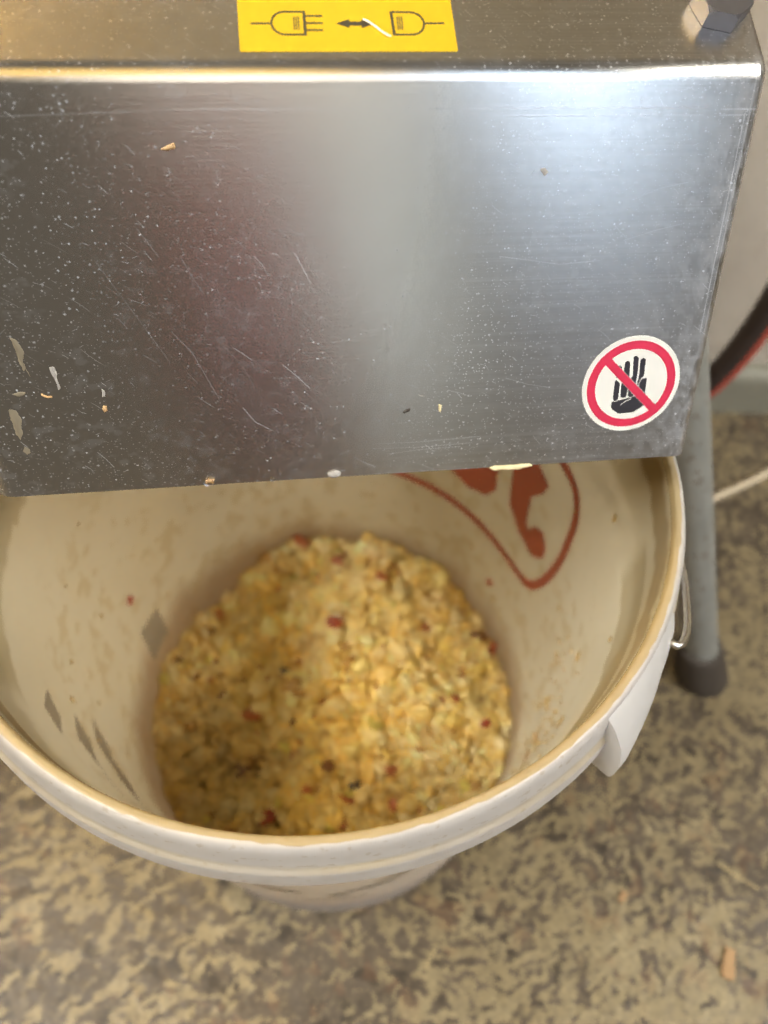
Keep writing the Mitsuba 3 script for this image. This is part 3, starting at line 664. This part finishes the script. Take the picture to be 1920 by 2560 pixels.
for shp in red_shapes:
    for side in (-1, 1):
        obj(num('plastic_bucket__red_print', k), print_mesh(shp, side), 'print_red', True); k += 1
def leafshape(c_th, c_s, ln, wd, ang):
    t = np.linspace(0, 1, 14)
    a = np.r_[np.c_[ln * (t - 0.5), wd / 2 * np.sin(np.pi * t) ** 0.9], np.c_[ln * (t[::-1] - 0.5), -wd / 2 * np.sin(np.pi * t[::-1]) ** 0.9]]
    c, s = math.cos(ang), math.sin(ang)
    return Polygon(a @ np.array([[c, s], [-s, c]]) + [math.radians(c_th) * 155.0, c_s]).buffer(0)
k = 0
grey = [smoothed(Polygon(ts(q)).buffer(g), 0.8) for q, g in (([(159.2, 272), (159.8, 309), (169.4, 309), (168.0, 268)], 1.0),
        ([(-151.6, 113.5), (-147.0, 119.5), (-141.6, 106.5), (-146.2, 99.5)], 1.2), ([(-151.2, 153.0), (-146.9, 165.5), (-139.8, 155.6), (-144.6, 142.0)], 1.2),
        ([(-155.0, 191.0), (-150.1, 210.0), (-143.2, 200.8), (-148.6, 183.5)], 1.0), ([(-147, 205), (-143, 226), (-136, 219), (-141, 199)], 0.6))]
grey += [LineString(ts([(-140.5, 156), (-133, 163), (-126, 178)])).buffer(0.8), LineString(ts([(-144, 201), (-136, 209), (-128, 226)])).buffer(0.8)]
for shp in grey:
    obj(num('plastic_bucket__grey_print', k), print_mesh(shp, -1), 'print_grey', True); k += 1
for c_th, c_s, ln, wd, ang in ((-97, 205, 42, 9, 0.5), (-84, 230, 16, 13, 0.0), (-76, 205, 46, 8, -0.5), (-68, 170, 60, 7, -0.55), (-104, 150, 50, 8, 0.6), (-86, 262, 60, 6, 0.05), (-115, 120, 30, 12, 0.9)):
    obj(num('plastic_bucket__grey_print', k), print_mesh(leafshape(c_th, c_s, ln, wd, ang), 1), 'print_dark', True); k += 1
# small splashes of skin and pulp stuck inside the wall
for i, (th, s, sz, mt) in enumerate(((165.5, 227.7, 3.6, 'print_red'), (33, 262, 3.4, 'print_red'), (-33.5, 252, 4.2, 'print_red'), (-28, 215, 4.0, 'pulp_orange'), (-24, 208, 3.2, 'pulp_orange'), (-38, 246, 4.5, 'pulp_orange'))):
    s_ = trimesh.creation.icosphere(3, 1.0)
    vv = s_.vertices * (1 + 0.35 * (meshkit.noise(s_.vertices * 1.7 + i * 3) - 0.5))[:, None]
    tt = th + np.degrees(vv[:, 0] * sz / 1000 / 0.155); ss = s / 1000 + vv[:, 1] * sz * 1.2 / 1000
    obj(num('plastic_bucket__splash', i), (cyl(tt, RIN - ss * TAP - 0.0002 - 0.0011 * (vv[:, 2] + 0.6), ss), s_.faces[:, ::-1]), mt, True)

sm = []
for i in range(150):
    if i < 105: th, ss0 = rng.normal(-24, 13), rng.normal(205, 38)
    else: th, ss0 = rng.uniform(-180, 180), rng.uniform(60, 285)
    if ss0 > 290: continue
    s_ = trimesh.creation.icosphere(2, 1.0)
    sz = 0.0007 + 0.0024 * rng.random() ** 3
    vv = s_.vertices * (1 + 0.9 * (meshkit.noise(s_.vertices * 1.9 + i * 3.3) - 0.5))[:, None]
    el = rng.uniform(0.8, 2.4)
    tt = th + np.degrees(vv[:, 0] * sz / 0.155); sv = ss0 / 1000 + vv[:, 1] * sz * el
    sm.append(trimesh.Trimesh(cyl(tt, RIN - sv * TAP - 0.0001 - 0.0006 * (vv[:, 2] + 0.6), sv), s_.faces[:, ::-1], process=False))
sm = cat_mesh(sm)
obj('plastic_bucket__dried_pulp', (sm.vertices, sm.faces), 'pulp_film', True, label='specks of dried pulp on the inside of the wall', kind='stuff')

# ---------------------------------------------------------------- the crushed apple in the bucket
ZM = -0.300 * K
RM = RIN - 0.318 * TAP
def heap_z(x, y):
    r = np.hypot(x, y) / RM
    p = np.stack([x, y, 0 * x], -1)
    z = ZM + 0.012 * np.clip(1 - r ** 2, 0, 1) + 0.030 * (meshkit.fbm(p * 22, 3, 2) - 0.5) + 0.020 * (meshkit.fbm(p * 75, 3, 5) - 0.5)
    z = z - 0.022 * np.clip(-x / RM, 0, 1) ** 2
    z = z - 0.024 * np.exp(-(((x + 0.10) / 0.05) ** 2 + ((y - 0.085) / 0.05) ** 2))
    z = z + 0.012 * y / RM                                     # piled up towards the back, below the outlet
    z = z - 0.020 * np.exp(-(((x + 0.085) / 0.05) ** 2 + ((y + 0.045) / 0.05) ** 2))
    return z
def pulp_color(x, y, q, rg):
    p = np.stack([x, y, 0 * x], -1)
    a = meshkit.fbm(p * 26, 3, 11)
    b = meshkit.fbm(p * 17 + 5, 3, 17)
    c = np.array([0.90, 0.64, 0.18]) * (1 - q)[:, None] + np.array([0.97, 0.85, 0.50]) * q[:, None]
    brown = np.clip((a - 0.50) * 4.0, 0, 1)[:, None]
    c = c * (1 - brown * 0.4) + np.array([0.56, 0.30, 0.07]) * brown * 0.4
    green = (np.clip((b - 0.56) * 5, 0, 1) + 0.75 * np.clip(-(y + 0.045) / 0.07, 0, 1))[:, None].clip(0, 1)  # green patches, plus dimness painted in towards the front
    hollow_shade = np.clip(1.1 - np.hypot((x + 0.085) / 0.075, (y + 0.05) / 0.075), 0, 1)[:, None]  # shade of the front-left hollow, painted into the pulp colour
    c = c * (1 - 0.5 * hollow_shade) + np.array([0.42, 0.32, 0.12]) * 0.5 * hollow_shade
    return c * (1 - 0.35 * green) + np.array([0.46, 0.40, 0.10]) * 0.35 * green
nr, nt = 60, 180
rr = np.linspace(0.0005, 1, nr); tt = np.arange(nt) * 2 * np.pi / nt
X = (rr[:, None] * np.cos(tt) * (RM - 0.0006)).ravel(); Y = (rr[:, None] * np.sin(tt) * (RM - 0.0006)).ravel()
Zs = heap_z(X, Y)
lim = (RIN + Zs * TAP - 0.0006) / RM
X2, Y2 = X * lim, Y * lim
base_v, base_f = in_bucket(X2, Y2, Zs), grid_faces(nr, nt, True)
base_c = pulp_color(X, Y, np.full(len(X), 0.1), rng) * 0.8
ico = trimesh.creation.icosphere(1, 1.0)
NCH = 8500
r_ = RM * np.sqrt(rng.random(NCH)) * 0.985; a_ = rng.random(NCH) * 2 * math.pi
cx_, cy_ = r_ * np.cos(a_), r_ * np.sin(a_)
big = rng.random(NCH)
sz_ = 0.0021 + 0.0052 * big ** 2.6 + np.where(big > 0.96, 0.002, 0)
nv_ = len(ico.vertices)
v_ = ico.vertices[None] * (1 + 0.75 * (rng.random((NCH, nv_, 1)) - 0.5))
v_ = np.sign(v_) * np.abs(v_) ** 0.8 * (sz_[:, None] * np.c_[np.ones(NCH), rng.uniform(0.5, 0.9, NCH), rng.uniform(0.35, 0.75, NCH)])[:, None]
q_ = rng.normal(size=(NCH, 4)); q_ /= np.linalg.norm(q_, axis=1, keepdims=True)
from scipy.spatial.transform import Rotation
v_ = np.einsum('kij,kvj->kvi', Rotation.from_quat(q_).as_matrix(), v_)
v_ += np.stack([cx_, cy_, heap_z(cx_, cy_) + rng.uniform(-0.0010, 0.0034, NCH)], -1)[:, None]
rad_ = np.hypot(v_[..., 0], v_[..., 1]); mx_ = RIN + v_[..., 2] * TAP - 0.0008
v_[..., :2] *= np.minimum(1, mx_ / rad_)[..., None]
col_ = pulp_color(cx_, cy_, rng.random(NCH) ** 1.2, rng) * rng.uniform(0.78, 1.12, NCH)[:, None]
k_ = rng.random(NCH); g_ = rng.uniform(0.65, 1.15, NCH)[:, None]
for lo, hi, c in ((0, 0.014, (0.42, 0.13, 0.05)), (0.014, 0.04, (0.50, 0.30, 0.09)), (0.04, 0.06, (0.72, 0.64, 0.18))):
    col_ = np.where(((k_ >= lo) & (k_ < hi))[:, None], np.array(c) * g_, col_)
VV = [base_v, in_bucket(v_[..., 0].ravel(), v_[..., 1].ravel(), v_[..., 2].ravel())]
FF = [base_f, (ico.faces[None] + (len(base_v) + nv_ * np.arange(NCH))[:, None, None]).reshape(-1, 3)]
CCo = [base_c, np.repeat(col_, nv_, axis=0)]
obj('apple_pomace', (np.vstack(VV), np.vstack(FF)), 'pomace', True, color=np.clip(np.vstack(CCo), 0.01, 0.9), label='heap of wet yellow crushed apple filling the bottom of the bucket', cat='apple pomace', kind='stuff')

# larger scraps of skin and seed that lie on the pulp: (x, y) in the bucket, size, colour, name, label
SC = SCRAPS
for i, (x, y, sz, asp, ang, kind, lb) in enumerate(SC):
    col = dict(red=(0.30, 0.050, 0.020), dark=(0.050, 0.036, 0.040), brown=(0.17, 0.075, 0.030))[kind]
    s_ = trimesh.creation.icosphere(3, 1.0)
    v = s_.vertices * (1 + 0.5 * (meshkit.noise(s_.vertices * 1.6 + 7 * i) - 0.5))[:, None]
    v = v * [sz * asp, sz, 0.0013]
    v[:, 2] += -0.12 * (v[:, 0] ** 2) / sz + 0.0007 * np.sin(v[:, 1] * 700 + i)
    c, s = math.cos(ang), math.sin(ang)
    v[:, :2] = v[:, :2] @ np.array([[c, s], [-s, c]])
    v[:, 0] += x; v[:, 1] += y
    z = float(heap_z(np.array([x]), np.array([y]))[0])
    v[:, 2] += z + 0.0050
    cc = np.array(col) * (0.75 + 0.6 * meshkit.noise(s_.vertices * 3 + i))[:, None]
    key = num('apple_seed' if kind == 'dark' else 'apple_skin', sum(1 for q in SC[:i] if (q[5] == 'dark') == (kind == 'dark')))
    obj(key, (in_bucket(v[:, 0], v[:, 1], v[:, 2]), s_.faces), 'skin_wet', True, color=cc, label=lb, cat='seed' if kind == 'dark' else 'apple skin', group='dark scraps in the crushed apple' if kind == 'dark' else 'skin scraps in the crushed apple')

# ---------------------------------------------------------------- hose, cable, litter on the floor
hpts = spline(np.array([(-1.1, 0.54, 0.0138), (-0.5, 0.55, 0.0138), (-0.1, 0.53, 0.0138), (0.02, 0.523, 0.0138), (0.12, 0.525, 0.0140), (0.20, 0.52, 0.034), (0.25, 0.512, 0.085), (0.290, 0.503, 0.142), (0.300, 0.5, 0.172), (0.308, 0.5, 0.206), (0.3125, 0.5, 0.247), (0.314, 0.5, 0.32), (0.313, 0.5, 0.42), (0.32, 0.51, 0.7), (0.36, 0.53, 1.1), (0.40, 0.55, 1.5)]), 260)
obj('hose', tube(hpts, 0.0118, 28), 'hose_black', True, label='black hose with a red stripe curving down past the right side of the hood', cat='hose')
def stripe(pts, r, a0, a1, n=9):
    t = np.gradient(pts, axis=0); t /= np.linalg.norm(t, axis=1, keepdims=True)
    tocam = CAM - pts; tocam /= np.linalg.norm(tocam, axis=1, keepdims=True)
    A = np.cross(t, np.array([0, -0.87, 0.5])); A /= np.linalg.norm(A, axis=1, keepdims=True)
    B = np.cross(A, t)
    V = []
    for lift in (0.0006, -0.0008):
        for a in np.linspace(a0, a1, n):
            V.append(pts + (r + lift) * (math.cos(a) * A + math.sin(a) * B))
    V = np.array(V).transpose(1, 0, 2)
    V = np.concatenate([V[:, :n], V[:, n:][:, ::-1]], axis=1)
    return V.reshape(-1, 3), grid_faces(len(pts), 2 * n, True)
obj('hose__red_stripe', stripe(hpts, 0.0118, math.radians(8), math.radians(86)), 'hose_red', 40)
cpts = spline(np.array([(-1.2, 0.50, 0.0042), (-0.6, 0.46, 0.0042), (-0.2, 0.415, 0.0042), (0.0, 0.42, 0.0042), (0.12, 0.392, 0.0042), (0.20, 0.378, 0.0042), (0.27, 0.418, 0.0042), (0.348, 0.478, 0.0042), (0.385, 0.497, 0.0042), (0.424, 0.519, 0.0042), (0.52, 0.555, 0.0042), (0.7, 0.56, 0.0042), (1.8, 0.5, 0.0042)]), 160)
obj('cable', tube(cpts, 0.0042, 16), 'cable_white', True, label='off-white cable lying on the floor right of the machine leg', cat='cable')

def flake(x, y, ln, wd, ang, h=0.002, seed=0):
    m = trimesh.creation.box(extents=(ln, wd, h))
    for _ in range(3):
        vv, ff_ = trimesh.remesh.subdivide(m.vertices, m.faces); m = trimesh.Trimesh(vv, ff_)
    nn = meshkit.noise(np.c_[m.vertices[:, :2] * 260, np.full(len(m.vertices), seed)])
    m.vertices[:, 1] += (nn - 0.5) * wd * 0.35
    m.vertices[:, 2] += 0.0012 * np.sin(m.vertices[:, 0] / ln * 2.4) ** 2 + h / 2 + 0.0003
    m.apply_transform(trimesh.transformations.rotation_matrix(ang, [0, 0, 1])); m.apply_translation([x, y, 0])
    return m
obj('wood_chip', flake(0.2690, 0.0485, 0.021, 0.0085, 1.2, 0.003, 1), 'chip_wood', 30, label='flat orange wood chip on the floor at the lower right', cat='wood chip')
for i, (x, y, ln, wd, ang, mt, lb) in enumerate(((0.0433, 0.0475, 0.016, 0.0011, 1.05, 'straw_dry', 'thin pale straw on the floor below the bucket'), (0.2915, 0.1095, 0.034, 0.0012, -0.55, 'straw_dry', 'long dark-tipped straw on the floor near the right edge'),
                                                  (0.196, 0.093, 0.0085, 0.0045, 0.9, 'chip_wood', 'small reddish wood flake on the floor right of the bucket front'))):
    obj(num('straw', i) if mt == 'straw_dry' else 'wood_flake', flake(x, y, ln, wd, ang, 0.0011, i + 3), mt, 30, label=lb, cat='straw' if mt == 'straw_dry' else 'wood flake')

# ---------------------------------------------------------------- what the steel mirrors: a bystander, the bright door, the windows and one lamp; further unseen lamps are added
def chain(parts):
    out = m3.Manifold()
    for (p0, r0), (p1, r1) in parts:
        a = m3.Manifold.sphere(r0, 24).translate(list(p0)); b = m3.Manifold.sphere(r1, 24).translate(list(p1))
        out = out + m3.Manifold.batch_hull([a, b])
    return out
def finish(man, edge=0.03):
    q = man.refine_to_length(edge).to_mesh()
    t = trimesh.Trimesh(q.vert_properties[:, :3], q.tri_verts, process=True)
    trimesh.smoothing.filter_taubin(t, iterations=12)
    return t
PX, PY = 0.27, -2.70
def P(x, y, z): return (PX + x, PY + y, z)
legs = []
for s in (-1, 1):
    legs += [((P(s * 0.09, 0, 0.93), 0.095), (P(s * 0.10, 0.02, 0.50), 0.062)), ((P(s * 0.10, 0.02, 0.50), 0.062), (P(s * 0.11, 0, 0.10), 0.048)), ((P(s * 0.11, 0, 0.045), 0.045), (P(s * 0.12, 0.16, 0.035), 0.035))]
torso = [((P(-0.08, 0, 1.0), 0.12), (P(0.08, 0, 1.0), 0.12)), ((P(-0.08, 0, 1.0), 0.12), (P(-0.10, 0.0, 1.30), 0.12)), ((P(0.08, 0, 1.0), 0.12), (P(0.10, 0.0, 1.30), 0.12)), ((P(-0.15, 0, 1.38), 0.075), (P(0.15, 0, 1.38), 0.075)), ((P(-0.1, 0, 1.28), 0.12), (P(0.1, 0, 1.28), 0.12)), ((P(0, 0, 1.40), 0.07), (P(0, 0.01, 1.50), 0.055))]
arms, hands = [], []
for s in (-1, 1):
    arms += [((P(s * 0.19, 0, 1.38), 0.06), (P(s * 0.25, 0.0, 1.10), 0.045))]
    hands += [((P(s * 0.25, 0.0, 1.10), 0.042), (P(s * 0.25, 0.10, 0.87), 0.030)), ((P(s * 0.25, 0.10, 0.87), 0.032), (P(s * 0.245, 0.13, 0.79), 0.034))]
    for q in range(4):
        hands += [((P(s * 0.245, 0.105 + 0.018 * q, 0.78), 0.010), (P(s * 0.24, 0.115 + 0.020 * q, 0.70 - 0.012 * (q in (1, 2))), 0.008))]
    hands += [((P(s * 0.235, 0.15, 0.83), 0.011), (P(s * 0.215, 0.185, 0.77), 0.009))]
head = [((P(0, 0.01, 1.47), 0.052), (P(0, 0.02, 1.54), 0.055)), ((P(0, 0.035, 1.555), 0.055), (P(0, 0.0, 1.635), 0.088)), ((P(0, 0.095, 1.60), 0.012), (P(0, 0.112, 1.575), 0.014)), ((P(-0.085, 0, 1.60), 0.018), (P(0.085, 0, 1.60), 0.018))]
tag('person', 'person in a maroon shirt and dark jeans, standing and mirrored in the steel front', 'person')
obj('person__body', finish(chain(legs + torso + arms + hands + head), 0.025), 'skin', True)
def cloth(parts, g):
    return finish(chain([((a, ra + g), (b, rb + g)) for (a, ra), (b, rb) in parts]), 0.03)
obj('person__jeans', cloth([q for q in legs if q[0][0][2] > 0.2] + torso[:1], 0.012), 'jeans', True)
obj('person__shirt', cloth(torso[:5] + arms, 0.014), 'shirt', True)
obj('person__hair', finish(chain([((P(0, -0.012, 1.62), 0.088), (P(0, -0.005, 1.66), 0.088))]), 0.02), 'hair', True)

def lit_pane(key, cx, cy, cz, wd, ht, rad, label, cat, dirn):
    # an opening of the room: frame round a bright pane that faces dirn
    d = np.array(dirn, float); d /= np.linalg.norm(d)
    x = np.cross([0, 0, 1.0], d); x /= np.linalg.norm(x); z = np.cross(d, x)
    c = np.array([cx, cy, cz])
    q = np.array([c + x * a * wd / 2 + z * b * ht / 2 for a, b in ((-1, -1), (1, -1), (1, 1), (-1, 1))])
    scene[key + '__pane'] = {**mikit.ply((q, np.array([[0, 1, 2, 3]])), 'frame_white'), 'emitter': emit(rad)}
    fr = Polygon([(-wd / 2 - .07, -ht / 2 - .07), (wd / 2 + .07, -ht / 2 - .07), (wd / 2 + .07, ht / 2 + .07), (-wd / 2 - .07, ht / 2 + .07)]).difference(Polygon([(-wd / 2, -ht / 2), (wd / 2, -ht / 2), (wd / 2, ht / 2), (-wd / 2, ht / 2)]))
    m = extr(fr, 0.06)
    m.vertices = c + m.vertices[:, :1] * x + m.vertices[:, 1:2] * z + (m.vertices[:, 2:] - 0.03) * d
    obj(key + '__frame', m, 'frame_white')
    tag(key, label, cat)
def at(az, el, dist):     # direction from the middle of the steel front
    a, e = math.radians(az), math.radians(el)
    return np.array([0.03, 0.23, 0.50]) + dist * np.array([math.sin(a) * math.cos(e), -math.cos(a) * math.cos(e), math.sin(e)])
c = at(32.5, 37.0, 3.4)
lit_pane('window', *c, 0.56, 1.40, WINDOW_L, 'bright daylit window of the room, mirrored in the upper right of the steel front', 'window', np.array([0.03, 0.23, 0.5]) - c)
c = at(32, 13.5, 3.4)
lit_pane('frosted_window', *c, 0.95, 0.50, FROST_L, 'dim bluish frosted window below the bright one, mirrored in the right of the steel front', 'window', np.array([0.03, 0.23, 0.5]) - c)
c = at(15.4, 13.6, 4.2)
lit_pane('glazed_door', *c, 0.46, 0.74, DOOR_L, 'pale lit glass of a door, mirrored right of the middle of the steel front', 'door', np.array([0.03, 0.23, 0.5]) - c)

def long_lamp(key, x0, x1, y, z, wd, L, label):
    d = trimesh.creation.box(extents=(x1 - x0, wd, 0.02)); d.apply_translation([(x0 + x1) / 2, y, z])
    scene[key + '__diffuser'] = {**mikit.ply(d, 'frame_white'), 'emitter': emit(L)}
    sh = trimesh.creation.box(extents=(x1 - x0 + 0.06, wd + 0.06, 0.05)); sh.apply_translation([(x0 + x1) / 2, y, z + 0.037])
    obj(key + '__housing', sh, 'frame_white')
    tag(key, label, 'lamp')
long_lamp('ceiling_lamp', -1.15, 0.35, -0.62, 2.15, 0.26, LAMP_L, 'long warm ceiling lamp, mirrored as the gold line in the fold of the hood')
wlm = trimesh.creation.icosphere(3, 0.05); wlm.apply_translation([-0.52, 0.50, 1.16])  # added warm globe, unseen, that turns the wall's reflection gold
scene['added_wall_lamp__bulb'] = {**mikit.ply(wlm, 'frame_white', True), 'emitter': emit(ADDED_WALL_LAMP_L)}
obj('added_wall_lamp__bracket', tube([(-0.52, 0.50, 1.212), (-0.52, 0.50, 1.24), (-0.52, 0.53, 1.27), (-0.52, 0.6215, 1.27)], 0.012, 12), 'frame_white', True)
tag('added_wall_lamp', 'unseen warm globe lamp added by the wall, gilding the top of the machine', 'lamp')

d = trimesh.creation.box(extents=(0.57, 0.9, 0.02)); d.apply_translation([-1.065, -0.25, 2.1])  # added main light, unseen, placed clear of the fold's reflections
scene['ceiling_lamp_001__diffuser'] = {**mikit.ply(d, 'frame_white'), 'emitter': emit(MAIN_L)}
d = trimesh.creation.box(extents=(0.63, 0.96, 0.05)); d.apply_translation([-1.065, -0.25, 2.137])
obj('ceiling_lamp_001__housing', d, 'frame_white')
d = trimesh.creation.box(extents=(0.6, 0.8, 0.02)); d.apply_translation([1.55, -0.35, 2.0])  # second unseen light, added to brighten the floor on the right
scene['ceiling_lamp_003__diffuser'] = {**mikit.ply(d, 'frame_white'), 'emitter': emit(SIDE_L)}
d = trimesh.creation.box(extents=(0.66, 0.86, 0.05)); d.apply_translation([1.55, -0.35, 2.037])
obj('ceiling_lamp_003__housing', d, 'frame_white')
tag('ceiling_lamp_003', 'unseen lamp panel added right of the machine to light the floor', 'lamp')
tag('ceiling_lamp_001', 'unseen lamp panel added left of the machine to light the bucket', 'lamp')

d = trimesh.creation.box(extents=(1.1, 0.5, 0.02)); d.apply_translation([0.3, -1.95, 2.5])  # unseen light added so the person shows up in the steel
scene['ceiling_lamp_002__diffuser'] = {**mikit.ply(d, 'frame_white'), 'emitter': emit(FAR_L)}
d = trimesh.creation.box(extents=(1.16, 0.56, 0.05)); d.apply_translation([0.3, -1.95, 2.537])
obj('ceiling_lamp_002__housing', d, 'frame_white')
tag('ceiling_lamp_002', 'unseen lamp added to light the person mirrored in the steel', 'lamp')
